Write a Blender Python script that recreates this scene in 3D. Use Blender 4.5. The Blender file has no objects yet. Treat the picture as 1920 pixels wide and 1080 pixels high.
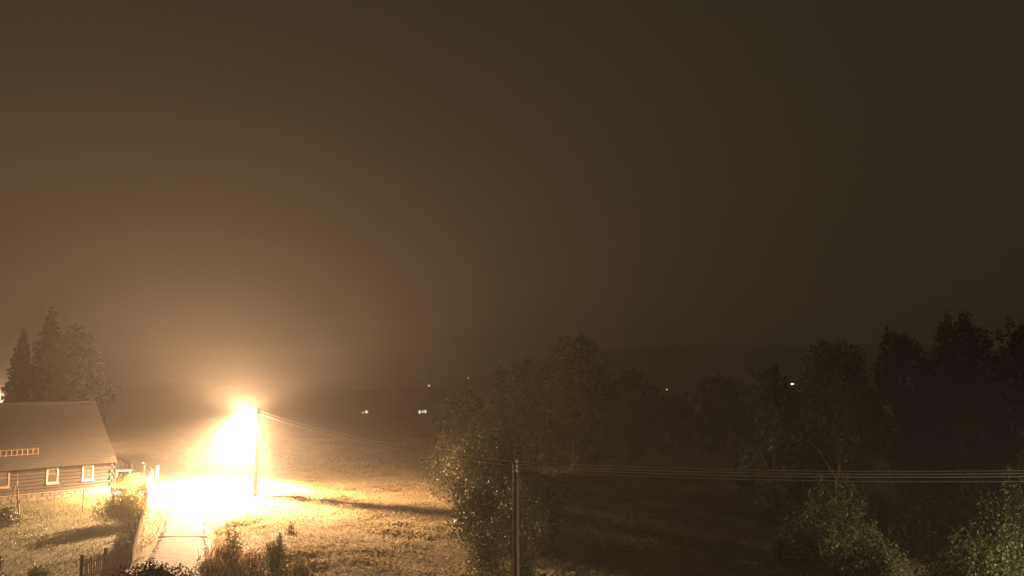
import bpy, math, random
import numpy as np
from mathutils import Vector, Matrix

random.seed(7)
RNG = np.random.default_rng(11)
scene = bpy.context.scene
col = scene.collection
R = math.radians

# ------------------------------------------------------------------ camera
cam_d = bpy.data.cameras.new('camera')
cam = bpy.data.objects.new('camera', cam_d)
col.objects.link(cam)
cam.location = (0, 0, 8.6)
cam.rotation_euler = (R(90 + 5.5), 0, 0)
cam_d.sensor_width = 36
cam_d.lens = 36 * 1663 / 1920
cam_d.clip_start = 0.1
cam_d.clip_end = 5000
scene.camera = cam

# ------------------------------------------------------------------ night sky (low cloud lit by far towns)
w = bpy.data.worlds.new('World')
scene.world = w
w.use_nodes = True
nt = w.node_tree
bg = nt.nodes['Background']
tc = nt.nodes.new('ShaderNodeTexCoord')
nz = nt.nodes.new('ShaderNodeTexNoise')
nz.inputs['Scale'].default_value = 1.6
nz.inputs['Detail'].default_value = 3
cr = nt.nodes.new('ShaderNodeValToRGB')
cr.color_ramp.elements[0].position = 0.25
cr.color_ramp.elements[0].color = (0.88, 0.71, 0.42, 1)
cr.color_ramp.elements[1].position = 0.75
cr.color_ramp.elements[1].color = (1.0, 0.82, 0.50, 1)
nt.links.new(tc.outputs['Generated'], nz.inputs['Vector'])
nt.links.new(nz.outputs['Fac'], cr.inputs['Fac'])
nt.links.new(cr.outputs['Color'], bg.inputs['Color'])
bg.inputs['Strength'].default_value = 0.0205

# the only "sun": a dim moon-like fill, added to give slight form
sd = bpy.data.lights.new('moonlike_fill', 'SUN')
sd.energy = 0.035
sd.angle = R(20)
sd.color = (1.0, 0.92, 0.8)
so = bpy.data.objects.new('moonlike_fill', sd)
so.rotation_euler = (R(40), 0, R(25))
col.objects.link(so)

# ------------------------------------------------------------------ exposure and sampling
scene.view_settings.view_transform = 'Standard'
scene.view_settings.look = 'None'
scene.view_settings.exposure = 0
scene.view_settings.gamma = 1
scene.render.engine = 'CYCLES'
cy = scene.cycles
cy.use_denoising = True
cy.max_bounces = 6
cy.diffuse_bounces = 2
cy.glossy_bounces = 2
cy.transmission_bounces = 3
cy.transparent_max_bounces = 6
cy.volume_bounces = 2
cy.sample_clamp_indirect = 3.0

LAMP_COL = (1.0, 0.575, 0.29)

# ------------------------------------------------------------------ materials
def pmat(name, c0, c1=None, scale=3.0, rough=0.8, bump=0.0, bscale=None, spec=0.3, detail=5, stretch=None, metal=0.0):
    m = bpy.data.materials.new(name)
    m.use_nodes = True
    n = m.node_tree
    b = n.nodes['Principled BSDF']
    b.inputs['Roughness'].default_value = rough
    b.inputs['Specular IOR Level'].default_value = spec
    b.inputs['Metallic'].default_value = metal
    b.inputs['Base Color'].default_value = (*c0, 1)
    tc = n.nodes.new('ShaderNodeTexCoord')
    src = tc.outputs['Object']
    if stretch:
        mp = n.nodes.new('ShaderNodeMapping')
        mp.inputs['Scale'].default_value = stretch
        n.links.new(src, mp.inputs['Vector'])
        src = mp.outputs['Vector']
    if c1:
        t = n.nodes.new('ShaderNodeTexNoise')
        t.inputs['Scale'].default_value = scale
        t.inputs['Detail'].default_value = detail
        t.inputs['Roughness'].default_value = 0.65
        n.links.new(src, t.inputs['Vector'])
        r = n.nodes.new('ShaderNodeValToRGB')
        r.color_ramp.elements[0].position = 0.32
        r.color_ramp.elements[0].color = (*c0, 1)
        r.color_ramp.elements[1].position = 0.68
        r.color_ramp.elements[1].color = (*c1, 1)
        n.links.new(t.outputs['Fac'], r.inputs['Fac'])
        n.links.new(r.outputs['Color'], b.inputs['Base Color'])
    if bump > 0:
        t2 = n.nodes.new('ShaderNodeTexNoise')
        t2.inputs['Scale'].default_value = bscale or scale * 4
        t2.inputs['Detail'].default_value = 6
        n.links.new(src, t2.inputs['Vector'])
        bp = n.nodes.new('ShaderNodeBump')
        bp.inputs['Strength'].default_value = 1.0
        bp.inputs['Distance'].default_value = bump
        n.links.new(t2.outputs['Fac'], bp.inputs['Height'])
        n.links.new(bp.outputs['Normal'], b.inputs['Normal'])
    return m


def leafmat(name, c0, c1, trans=0.3, gloss=0.35, scale=0.7):
    """leaf: varied per leaf and per clump, lets some light through"""
    m = bpy.data.materials.new(name)
    m.use_nodes = True
    n = m.node_tree
    b = n.nodes['Principled BSDF']
    b.inputs['Roughness'].default_value = 0.5
    b.inputs['Specular IOR Level'].default_value = gloss
    geo = n.nodes.new('ShaderNodeNewGeometry')
    tc = n.nodes.new('ShaderNodeTexCoord')
    t = n.nodes.new('ShaderNodeTexNoise')
    t.inputs['Scale'].default_value = scale
    t.inputs['Detail'].default_value = 3
    n.links.new(tc.outputs['Object'], t.inputs['Vector'])
    ad = n.nodes.new('ShaderNodeMath')
    ad.operation = 'MULTIPLY_ADD'
    ad.inputs[1].default_value = 0.55
    n.links.new(geo.outputs['Random Per Island'], ad.inputs[0])
    ml = n.nodes.new('ShaderNodeMath')
    ml.operation = 'MULTIPLY_ADD'
    ml.inputs[1].default_value = 1.3
    ml.inputs[2].default_value = -0.4
    n.links.new(t.outputs['Fac'], ml.inputs[0])
    n.links.new(ml.outputs[0], ad.inputs[2])
    r = n.nodes.new('ShaderNodeValToRGB')
    r.color_ramp.elements[0].position = 0.1
    r.color_ramp.elements[0].color = (*c0, 1)
    r.color_ramp.elements[1].position = 0.9
    r.color_ramp.elements[1].color = (*c1, 1)
    n.links.new(ad.outputs[0], r.inputs['Fac'])
    n.links.new(r.outputs['Color'], b.inputs['Base Color'])
    tr = n.nodes.new('ShaderNodeBsdfTranslucent')
    n.links.new(r.outputs['Color'], tr.inputs['Color'])
    mx = n.nodes.new('ShaderNodeMixShader')
    mx.inputs['Fac'].default_value = trans
    n.links.new(b.outputs[0], mx.inputs[1])
    n.links.new(tr.outputs[0], mx.inputs[2])
    n.links.new(mx.outputs[0], n.nodes['Material Output'].inputs['Surface'])
    return m


def emat(name, c, s):
    m = bpy.data.materials.new(name)
    m.use_nodes = True
    b = m.node_tree.nodes['Principled BSDF']
    b.inputs['Base Color'].default_value = (0.8, 0.8, 0.8, 1)
    b.inputs['Emission Color'].default_value = (*c, 1)
    b.inputs['Emission Strength'].default_value = s
    return m


M = {
    'meadow': pmat('meadow_soil', (0.13, 0.10, 0.06), (0.25, 0.195, 0.12), 0.35, 0.95, 0.06, 5),
    'lawn': pmat('lawn_soil', (0.045, 0.048, 0.018), (0.095, 0.088, 0.036), 0.6, 0.95, 0.04, 8),
    'road': pmat('road_gravelled_asphalt', (0.030, 0.032, 0.037), (0.105, 0.110, 0.122), 1.6, 0.8, 0.03, 22, detail=12),
    'drain': pmat('drain_steel', (0.05, 0.045, 0.042), (0.08, 0.07, 0.06), 6, 0.7),
    'hill': pmat('hill_forest', (0.018, 0.022, 0.012), (0.035, 0.035, 0.018), 0.05, 0.95),
    'log': pmat('old_log', (0.011, 0.008, 0.0065), (0.026, 0.019, 0.014), 3, 0.8, 0.01, 20, stretch=(0.6, 6, 6)),
    'chink': pmat('log_chinking', (0.022, 0.018, 0.015), (0.040, 0.033, 0.027), 2, 0.9, 0.01, 12),
    'trim': pmat('window_trim', (0.20, 0.18, 0.16), (0.30, 0.275, 0.25), 6, 0.6),
    'plinth': pmat('plinth_stone', (0.04, 0.034, 0.028), (0.08, 0.068, 0.055), 1.6, 0.9, 0.03, 5),
    'roof': pmat('roof_shingle', (0.010, 0.009, 0.008), (0.022, 0.019, 0.016), 1.4, 0.85, 0.02, 9),
    'white': pmat('white_paint', (0.70, 0.67, 0.62), (0.80, 0.78, 0.74), 5, 0.5),
    'glass': pmat('dark_glass', (0.03, 0.027, 0.022), None, rough=0.08, spec=0.5),
    'zinc': pmat('zinc', (0.30, 0.29, 0.28), (0.38, 0.37, 0.35), 5, 0.45, metal=0.5),
    'concrete': pmat('pole_concrete', (0.33, 0.30, 0.26), (0.42, 0.39, 0.35), 3, 0.85, 0.004, 25),
    'metal': pmat('lamp_metal', (0.24, 0.24, 0.23), (0.30, 0.30, 0.29), 4, 0.5, metal=0.4),
    'polewood': pmat('pole_wood', (0.12, 0.082, 0.058), (0.20, 0.14, 0.10), 2, 0.85, 0.008, 14, stretch=(8, 8, 0.6)),
    'fence': pmat('fence_wood', (0.115, 0.078, 0.055), (0.20, 0.14, 0.10), 2.5, 0.85, 0.006, 14, stretch=(5, 5, 0.8)),
    'cable': pmat('cable', (0.70, 0.66, 0.55), None, rough=0.5, spec=0.5),
    'porcelain': pmat('porcelain', (0.75, 0.72, 0.66), None, rough=0.2, spec=0.5),
    'bark': pmat('bark', (0.07, 0.052, 0.038), (0.14, 0.105, 0.075), 3, 0.9, 0.02, 8, stretch=(3, 3, 0.7)),
    'birchbark': pmat('pale_bark', (0.13, 0.11, 0.085), (0.21, 0.18, 0.14), 3, 0.85, 0.01, 8),
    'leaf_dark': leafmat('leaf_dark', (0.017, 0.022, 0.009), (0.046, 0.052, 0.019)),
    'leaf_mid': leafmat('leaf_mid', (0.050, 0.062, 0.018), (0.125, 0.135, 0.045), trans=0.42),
    'leaf_gold': leafmat('leaf_gold', (0.10, 0.088, 0.026), (0.24, 0.20, 0.065), trans=0.42),
    'leaf_gloss': leafmat('leaf_gloss', (0.035, 0.038, 0.016), (0.11, 0.10, 0.04), gloss=0.55),
    'leaf_red': leafmat('leaf_reddish', (0.10, 0.055, 0.035), (0.22, 0.13, 0.075), trans=0.42),
    'needle': leafmat('needle', (0.020, 0.030, 0.014), (0.045, 0.058, 0.026), trans=0.1),
    'straw': leafmat('straw', (0.16, 0.135, 0.07), (0.37, 0.31, 0.185), trans=0.55, gloss=0.2, scale=0.35),
    'grass': leafmat('grass', (0.050, 0.056, 0.016), (0.145, 0.135, 0.045), trans=0.3, gloss=0.2, scale=0.5),
    'lawn_blade': leafmat('lawn_blade', (0.028, 0.034, 0.011), (0.080, 0.080, 0.030), trans=0.3, gloss=0.2, scale=0.4),
    'dry': leafmat('dry_stalk', (0.20, 0.125, 0.07), (0.36, 0.24, 0.13), trans=0.5, gloss=0.15),
    'lens': emat('lamp_lens', (1.0, 0.80, 0.55), 60),
    'far_lens': emat('far_lamp_lens', (1.0, 0.92, 0.78), 8),
    'far_dim': emat('far_dim_lens', (1.0, 0.92, 0.72), 2.2),
    'far_orange': emat('far_orange_lens', (1.0, 0.42, 0.10), 2.0),
    'lit_pane': emat('lit_pane', (1.0, 0.90, 0.68), 1.3),
    'farwall': pmat('far_render', (0.05, 0.044, 0.037), (0.075, 0.065, 0.055), 1, 0.9),
}

# ------------------------------------------------------------------ mesh helpers
class MB:
    def __init__(s):
        s.v, s.f, s.n = [], [], 0

    def add(s, v, f):
        v = [tuple(p) for p in v]
        s.v += v
        s.f += [tuple(i + s.n for i in q) for q in f]
        s.n += len(v)
        return s

    def box(s, c, size, rz=0.0, bev=0.0, mat=None):
        x, y, z = (k / 2 for k in size)
        if bev > 0:
            b = bev
            pr = [(-x + b, -y), (x - b, -y), (x, -y + b), (x, y - b), (x - b, y), (-x + b, y), (-x, y - b), (-x, -y + b)]
            rings = [(-z, 0.0 + b), (-z + b, 0), (z - b, 0), (z, b)]
            vs = []
            for zz, ins in rings:
                for (px, py) in pr:
                    vs.append((px * (1 - ins / max(x, 1e-6)), py * (1 - ins / max(y, 1e-6)), zz))
            fs = []
            for r in range(3):
                for k in range(8):
                    fs.append((r * 8 + k, r * 8 + (k + 1) % 8, (r + 1) * 8 + (k + 1) % 8, (r + 1) * 8 + k))
            fs.append(tuple(reversed(range(8))))
            fs.append(tuple(range(24, 32)))
        else:
            vs = [(a, b_, c_) for c_ in (-z, z) for a, b_ in ((-x, -y), (x, -y), (x, y), (-x, y))]
            fs = [(3, 2, 1, 0), (4, 5, 6, 7), (0, 1, 5, 4), (1, 2, 6, 5), (2, 3, 7, 6), (3, 0, 4, 7)]
        m = Matrix.Translation(c) @ Matrix.Rotation(rz, 4, 'Z')
        if mat is not None:
            m = mat @ m
        return s.add([m @ Vector(p) for p in vs], fs)

    def tube(s, pts, rad, n=8, cap=True):
        pts = [Vector(p) for p in pts]
        if not hasattr(rad, '__len__'):
            rad = [rad] * len(pts)
        vs, fs = [], []
        for i, p in enumerate(pts):
            d = (pts[min(i + 1, len(pts) - 1)] - pts[max(i - 1, 0)]).normalized()
            up = Vector((0, 0, 1)) if abs(d.z) < 0.9 else Vector((1, 0, 0))
            a = d.cross(up).normalized()
            b = a.cross(d).normalized()
            for k in range(n):
                t = 2 * math.pi * k / n
                vs.append(p + (a * math.cos(t) + b * math.sin(t)) * rad[i])
        for i in range(len(pts) - 1):
            for k in range(n):
                fs.append((i * n + k, i * n + (k + 1) % n, (i + 1) * n + (k + 1) % n, (i + 1) * n + k))
        if cap:
            fs.append(tuple(reversed(range(n))))
            fs.append(tuple((len(pts) - 1) * n + k for k in range(n)))
        return s.add(vs, fs)

    def lathe(s, c, prof, n=16):
        c = Vector(c)
        vs, fs = [], []
        for (r, z) in prof:
            for k in range(n):
                t = 2 * math.pi * k / n
                vs.append(c + Vector((r * math.cos(t), r * math.sin(t), z)))
        for i in range(len(prof) - 1):
            for k in range(n):
                fs.append((i * n + k, i * n + (k + 1) % n, (i + 1) * n + (k + 1) % n, (i + 1) * n + k))
        fs.append(tuple(reversed(range(n))))
        fs.append(tuple((len(prof) - 1) * n + k for k in range(n)))
        return s.add(vs, fs)

    def build(s, name, mat, parent=None, smooth=False):
        me = bpy.data.meshes.new(name)
        me.from_pydata(s.v, [], s.f)
        return link(name, me, mat, parent, smooth)


def link(name, me, mat, parent=None, smooth=False):
    if mat is not None and not me.materials:
        me.materials.append(M[mat])
    if smooth:
        me.polygons.foreach_set('use_smooth', [True] * len(me.polygons))
    me.update()
    o = bpy.data.objects.new(name, me)
    col.objects.link(o)
    if parent:
        o.parent = parent
    return o


def tag(o, label=None, cat=None, group=None, kind=None):
    if label:
        o['label'] = label
    if cat:
        o['category'] = cat
    if group:
        o['group'] = group
    if kind:
        o['kind'] = kind
    return o


def thing(name, label, cat, loc=(0, 0, 0), rz=0.0, group=None):
    o = bpy.data.objects.new(name, None)
    o.empty_display_size = 0.2
    col.objects.link(o)
    o.location = loc
    o.rotation_euler = (0, 0, rz)
    return tag(o, label, cat, group)


def np_mesh(name, V, F):
    """V (n,3), F (m,k) numpy, fast"""
    me = bpy.data.meshes.new(name)
    k = F.shape[1]
    me.vertices.add(len(V))
    me.vertices.foreach_set('co', V.astype(np.float32).ravel())
    me.loops.add(F.size)
    me.loops.foreach_set('vertex_index', F.astype(np.int32).ravel())
    me.polygons.add(len(F))
    me.polygons.foreach_set('loop_start', np.arange(0, F.size, k, dtype=np.int32))
    me.polygons.foreach_set('loop_total', np.full(len(F), k, dtype=np.int32))
    me.update(calc_edges=True)
    return me


def unit(a):
    return a / np.maximum(np.linalg.norm(a, axis=1, keepdims=True), 1e-9)


def leaf_quads(C, L, W, droop=0.3, normal_hint=None):
    """a folded diamond leaf at every centre"""
    n = len(C)
    t = unit(RNG.normal(size=(n, 3)) + np.array([0, 0, -droop]))
    nr = RNG.normal(size=(n, 3))
    if normal_hint is not None:
        nr = nr * 0.7 + normal_hint
    s = unit(np.cross(t, nr))
    L = (L * RNG.uniform(0.6, 1.3, n))[:, None]
    Wd = (W * RNG.uniform(0.7, 1.25, n))[:, None]
    V = np.empty((n, 4, 3))
    V[:, 0] = C - t * L * 0.5
    V[:, 1] = C + s * Wd * 0.5 - t * L * 0.05
    V[:, 2] = C + t * L * 0.5
    V[:, 3] = C - s * Wd * 0.5 - t * L * 0.05
    F = np.arange(n * 4).reshape(n, 4)
    return V.reshape(-1, 3), F


def blob_points(blobs, n, inner=0.45):
    """points gathered towards the skins of ellipsoid clumps: (x,y,z,rx,ry,rz)"""
    b = np.array(blobs, float)
    vol = (b[:, 3] * b[:, 4] * b[:, 5]) ** 0.75
    idx = RNG.choice(len(b), n, p=vol / vol.sum())
    d = unit(RNG.normal(size=(n, 3)))
    r = inner + (1 - inner) * RNG.uniform(0, 1, n) ** 0.6
    # lumpy edge
    r *= 1 + 0.12 * np.sin(d[:, 0] * 7 + idx) * np.cos(d[:, 2] * 8 + idx * 2) + RNG.normal(0, 0.05, n)
    return b[idx, :3] + d * r[:, None] * b[idx, 3:6], d


def crown_mesh(name, blobs, n, leaf, wide=0.6):
    C, d = blob_points(blobs, n)
    V, F = leaf_quads(C, leaf, leaf * wide, normal_hint=d * 0.9)
    return np_mesh(name, V, F)


def broadleaf(name, label, loc, h, rx, ry, base, mat='leaf_dark', bark='bark', n=7000, leaf=0.22, nblob=14, group=None, lean=0.0, sprigs=6):
    """trunk with limbs + crown of clumps"""
    root = thing(name, label, 'tree', loc, RNG.uniform(0, 6.28), group)
    rr = 0.017 * h
    mb = MB()
    top = h * 0.82
    pts = [(lean * (z / h) + 0.12 * math.sin(z * 0.7 + h), 0.1 * math.cos(z * 0.9 + rx), z) for z in np.linspace(-0.15, top, 8)]
    mb.tube(pts, [max(rr * (1.25 if i == 0 else 1) * (1 - 0.85 * i / 7), 0.025) for i in range(8)], 8)
    blobs = []
    for i in range(nblob):
        f = (i + 0.5) / nblob
        z = base + (h - base) * (0.12 + 0.80 * f)
        prof = math.sin(math.pi * min(0.97, 0.22 + 0.68 * f)) ** 0.8
        a = i * 2.4 + RNG.uniform(-0.4, 0.4)
        k = prof * RNG.uniform(0.45, 0.85)
        br = RNG.uniform(0.30, 0.46) * (0.55 + 0.45 * prof)
        bx, by = rx * k * math.cos(a), ry * k * math.sin(a)
        bz = min((h - base) * RNG.uniform(0.12, 0.2), 0.9 * br * rx + 0.3)
        z = min(z, h - bz * 0.95)
        blobs.append((bx + lean * z / h, by, z, rx * br, ry * br, bz))
        # limb
        z0 = max(base * 0.8, z - RNG.uniform(0.12, 0.25) * h)
        p0 = Vector((lean * z0 / h, 0, min(z0, top)))
        p2 = Vector((bx + lean * z / h, by, z))
        pm = (p0 + p2) / 2 + Vector((0, 0, 0.08 * h * RNG.uniform(0, 1)))
        mb.tube([p0, pm, p2], [rr * 0.42, rr * 0.26, 0.015], 5, cap=False)
    blobs.append((lean, 0, h - 0.10 * h, rx * 0.30, ry * 0.30, h * 0.10))
    for i in range(sprigs):
        a = RNG.uniform(0, 6.28)
        k = RNG.uniform(0.1, 0.55)
        hh = h * RNG.uniform(0.86, 1.0)
        blobs.append((rx * k * math.cos(a) + lean, ry * k * math.sin(a), hh, 0.09 * rx, 0.09 * ry, 0.05 * h))
    mb.build('trunk', bark, root, True)
    link('crown', crown_mesh('crown', blobs, n, leaf), mat, root)
    return root


def spruce(name, label, loc, h, r, n_whorl=26, group=None):
    root = thing(name, label, 'tree', loc, RNG.uniform(0, 6.28), group)
    Cs = []
    mb = MB().tube([(0, 0, -0.1), (0, 0, h * 0.5), (0, 0, h)], [0.016 * h, 0.010 * h, 0.01], 8)
    for i in range(n_whorl):
        f = i / (n_whorl - 1)
        z = 1.2 + (h - 1.5) * f
        rad = r * (1 - f) ** 0.85 + 0.15
        nb = 7 if f < 0.8 else 5
        for k in range(nb):
            a = 6.283 * k / nb + i * 1.1 + RNG.uniform(-0.3, 0.3)
            ln = rad * RNG.uniform(0.7, 1.15)
            tip = Vector((math.cos(a) * ln, math.sin(a) * ln, z - ln * 0.32))
            mb.tube([(0, 0, z), tip * 0.6 + Vector((0, 0, z)) * 0.4 + Vector((0, 0, -0.1)), tip], [0.03, 0.02, 0.006], 4, cap=False)
            m = int(18 + 26 * ln)
            u = RNG.uniform(0.15, 1.0, m) ** 0.8
            side = RNG.normal(0, 0.16, m) * ln * (1.05 - u * 0.75)
            c = np.stack([math.cos(a) * ln * u - math.sin(a) * side, math.sin(a) * ln * u + math.cos(a) * side,
                          z - ln * 0.32 * u ** 1.3 - np.abs(RNG.normal(0, 0.16, m))], 1)
            Cs.append(c)
    mb.build('trunk', 'bark', root, True)
    C = np.concatenate(Cs)
    V, F = leaf_quads(C, 0.44, 0.20, droop=0.8)
    link('crown', np_mesh('crown', V, F), 'needle', root)
    return root


def shrub(name, label, loc, h, rx, ry, mat='leaf_mid', n=3000, leaf=0.10, nblob=8, group=None, upright=0.0, cat='bush', stems=7, spikes=0):
    root = thing(name, label, cat, loc, RNG.uniform(0, 6.28), group)
    blobs, mb = [], MB()
    for i in range(nblob):
        a = i * 2.4 + RNG.uniform(-0.4, 0.4)
        k = RNG.uniform(0.1, 0.72) if i else 0
        q = RNG.uniform(0.42, 0.62)
        zc = h * (RNG.uniform(0.28, 0.62) if i else 0.62) * (1 - 0.25 * k)
        blobs.append((rx * k * math.cos(a), ry * k * math.sin(a), zc, rx * q * (1 - upright * 0.4), ry * q * (1 - upright * 0.4), min(h * q * 0.8, zc)))
    for i in range(spikes):
        a = RNG.uniform(0, 6.28)
        k = RNG.uniform(0.1, 0.75)
        x, y = rx * k * math.cos(a), ry * k * math.sin(a)
        zt = h * RNG.uniform(0.85, 1.25)
        blobs.append((x, y, zt - 0.18 * h, 0.10 * rx + 0.05, 0.10 * ry + 0.05, 0.20 * h))
        mb.tube([(x * 0.5, y * 0.5, 0), (x, y, zt - 0.05 * h)], [0.012, 0.005], 4, cap=False)
    for i in range(stems):
        b = blobs[i % len(blobs)]
        mb.tube([(b[0] * 0.2, b[1] * 0.2, -0.05), (b[0] * 0.7, b[1] * 0.7, b[2] * 0.6), (b[0], b[1], b[2] + b[5] * 0.5)], [0.03, 0.02, 0.006], 5, cap=False)
    mb.build('stems', 'bark', root, True)
    link('foliage', crown_mesh('foliage', blobs, n, leaf), mat, root)
    return root

# ------------------------------------------------------------------ terrain
ROAD_C = [(-7.5, 10), (-9.2, 20), (-11.3, 29), (-14.35, 38.8), (-17.35, 47.7), (-20.2, 56.3), (-22.7, 63.6), (-25.6, 71.3), (-29.8, 80), (-36.0, 89), (-46, 97), (-60, 102)]
ROAD_W = [3.4, 3.4, 3.4, 3.3, 2.5, 2.6, 2.9, 3.0, 3.0, 3.0, 3.0, 3.0]


def catmull(P, W, m=8):
    out = []
    for i in range(len(P) - 1):
        p0 = np.array(P[max(i - 1, 0)]); p1 = np.array(P[i]); p2 = np.array(P[i + 1]); p3 = np.array(P[min(i + 2, len(P) - 1)])
        for k in range(m):
            t = k / m
            q = 0.5 * ((2 * p1) + (-p0 + p2) * t + (2 * p0 - 5 * p1 + 4 * p2 - p3) * t * t + (-p0 + 3 * p1 - 3 * p2 + p3) * t ** 3)
            out.append((q[0], q[1], W[i] * (1 - t) + W[i + 1] * t))
    out.append((*P[-1], W[-1]))
    return np.array(out)


RP = catmull(ROAD_C, ROAD_W)


def road_dist(x, y):
    x = np.asarray(x, float); y = np.asarray(y, float)
    d = np.full(x.shape, 1e9)
    for px, py, _w in RP:
        d = np.minimum(d, (x - px) ** 2 + (y - py) ** 2)
    return np.sqrt(d)


def height(x, y):
    """gentle lumps of the meadow, level by the road, the garden and the house"""
    x = np.asarray(x, float); y = np.asarray(y, float)
    base = 0.10 * np.sin(x * 0.35 + 1.3 * np.sin(y * 0.11)) * np.cos(y * 0.29 + 0.6) + 0.06 * np.sin(x * 0.9 + y * 0.5) * np.sin(y * 0.8 - x * 0.3)
    base = base + 0.35 * np.sin(x * 0.03 + 2) * np.sin(y * 0.045)
    # to the right of the road only
    rx = np.interp(y, RP[:, 1], RP[:, 0])
    k = np.clip((x - rx - 2.2) / 4.0, 0, 1)
    k = k * k * (3 - 2 * k)
    k = k * np.clip((4.0 - x) / 6.0, 0.12, 1.0)
    return base * k


def ax(parts):
    out = []
    for a, b, s in parts:
        out += list(np.arange(a, b, s))
    return np.array(out + [parts[-1][1]], float)


gx = ax([(-1300, -300, 100), (-300, -80, 20), (-80, -60, 5), (-60, 60, 1.25), (60, 100, 5), (100, 300, 25), (300, 1300, 100)])
gy = ax([(-250, -20, 25), (-20, 15, 5), (15, 115, 1.25), (115, 160, 5), (160, 400, 20), (400, 1200, 80)])
XX, YY = np.meshgrid(gx, gy)
ZZ = height(XX, YY) * np.clip((140 - YY) / 30, 0, 1) * np.clip((70 - np.abs(XX)) / 10, 0, 1)
V = np.stack([XX, YY, ZZ], -1).reshape(-1, 3)
nx, ny = len(gx), len(gy)
ii = (np.arange(ny - 1)[:, None] * nx + np.arange(nx - 1)[None, :]).ravel()
F = np.stack([ii, ii + 1, ii + nx + 1, ii + nx], 1)
g = link('ground', np_mesh('ground', V, F), 'meadow', None, True)
tag(g, kind='structure')

# hills beyond the valley
hx = np.linspace(-900, 1000, 130)
hy = np.linspace(330, 900, 40)
HX, HY = np.meshgrid(hx, hy)
prof = np.exp(-((HY - 560) / 110.0) ** 2)
HZ = np.clip((HX + 130) / 260, 0, 1) * prof * (22 + 4.0 * np.sin(HX * 0.012 + 0.5) + 2.2 * np.sin(HX * 0.031) + RNG.normal(0, 0.5, HX.shape)) - 1.2
V = np.stack([HX, HY, HZ], -1).reshape(-1, 3)
ii = (np.arange(39)[:, None] * 130 + np.arange(129)[None, :]).ravel()
hill = link('hill', np_mesh('hill', V, np.stack([ii, ii + 1, ii + 131, ii + 130], 1)), 'hill', None, True)
tag(hill, kind='structure')

# far wood over the hill: too far to tell one tree from the next
n = 5200
tx = RNG.uniform(10, 700, n)
ty = RNG.uniform(440, 600, n)
tz = np.clip((tx + 130) / 260, 0, 1) * np.exp(-((ty - 560) / 110.0) ** 2) * (22 + 4.0 * np.sin(tx * 0.012 + 0.5) + 2.2 * np.sin(tx * 0.031)) - 2.0
tz = np.maximum(tz, -0.3)
hh = RNG.uniform(3, 7, n)
rr = RNG.uniform(2.0, 4.0, n)
V, F = [], []
k = 6
vv = np.zeros((n, k * 2 + 1, 3))
for j in range(k):
    a = 6.283 * j / k
    vv[:, j] = np.stack([tx + rr * 0.7 * math.cos(a), ty + rr * 0.7 * math.sin(a), tz], 1)
    q = RNG.uniform(0.7, 1.15, n)
    vv[:, k + j] = np.stack([tx + rr * q * math.cos(a + .4), ty + rr * q * math.sin(a + .4), tz + hh * RNG.uniform(0.4, 0.75, n)], 1)
vv[:, 2 * k] = np.stack([tx, ty, tz + hh], 1)
fl = []
off = np.arange(n) * (2 * k + 1)
for j in range(k):
    j2 = (j + 1) % k
    fl.append(np.stack([off + j, off + j2, off + k + j2], 1))
    fl.append(np.stack([off + j, off + k + j2, off + k + j], 1))
    fl.append(np.stack([off + k + j, off + k + j2, off + 2 * k], 1))
fw = link('far_wood', np_mesh('far_wood', vv.reshape(-1, 3), np.concatenate(fl)), 'leaf_dark')
tag(fw, 'dark wood covering the far hill under the night sky', 'wood', kind='stuff')

# road
nr_ = len(RP)
d = np.gradient(RP[:, :2], axis=0)
nrm = unit(np.stack([d[:, 1], -d[:, 0]], 1))
cols = np.linspace(-1, 1, 7)
V = []
for i in range(nr_):
    wv = RP[i, 2] / 2
    for c in cols:
        jit = 0.14 * math.sin(i * 1.7 + c) * (abs(c) == 1)
        p = RP[i, :2] + nrm[i] * c * (wv + jit)
        V.append((p[0], p[1], 0.035 * (1 - c * c) + 0.012))
V = np.array(V)
ii = (np.arange(nr_ - 1)[:, None] * 7 + np.arange(6)[None, :]).ravel()
road = link('road', np_mesh('road', V, np.stack([ii, ii + 1, ii + 8, ii + 7], 1)), 'road', None, True)
tag(road, kind='structure')
# timber-and-steel cross drain over the road
dc = MB()
dirv = Vector((1.0, 0.03, 0)).normalized()
for s_ in (-0.05, 0.05):
    dc.box((-17.35, 47.75 + s_, 0.038), (2.55, 0.03, 0.05), 0.03)
dc.box((-17.35, 47.75, 0.03), (2.55, 0.068, 0.04), 0.03)
dc.build('drain_channel', 'drain', road)

# lawn of the garden between house and fence
lp = [(-16.75, 40.6), (-28.2, 71.4), (-33, 82), (-42, 88), (-70, 84), (-70, 20), (-18, 24), (-17.6, 37.6)]
lm = bpy.data.meshes.new('lawn')
lm.from_pydata([(x, y, 0.006) for x, y in lp], [], [tuple(range(len(lp)))])
lawn = link('lawn', lm, 'lawn')
tag(lawn, kind='structure')

# ------------------------------------------------------------------ fence line (shared by the lawn, verge and fence builders)
FC = Vector((-17.02, 40.72, 0))      # corner nearest the camera
FF = Vector((-28.38, 71.28, 0))      # far end beside the road
FN = Vector((-17.75, 37.75, 0))      # near end


def fence_x(y):
    return np.interp(y, [20, 37.45, 40.72, 71.28, 84], [-19, -18.25, -17.02, -28.38, -34])


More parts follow.
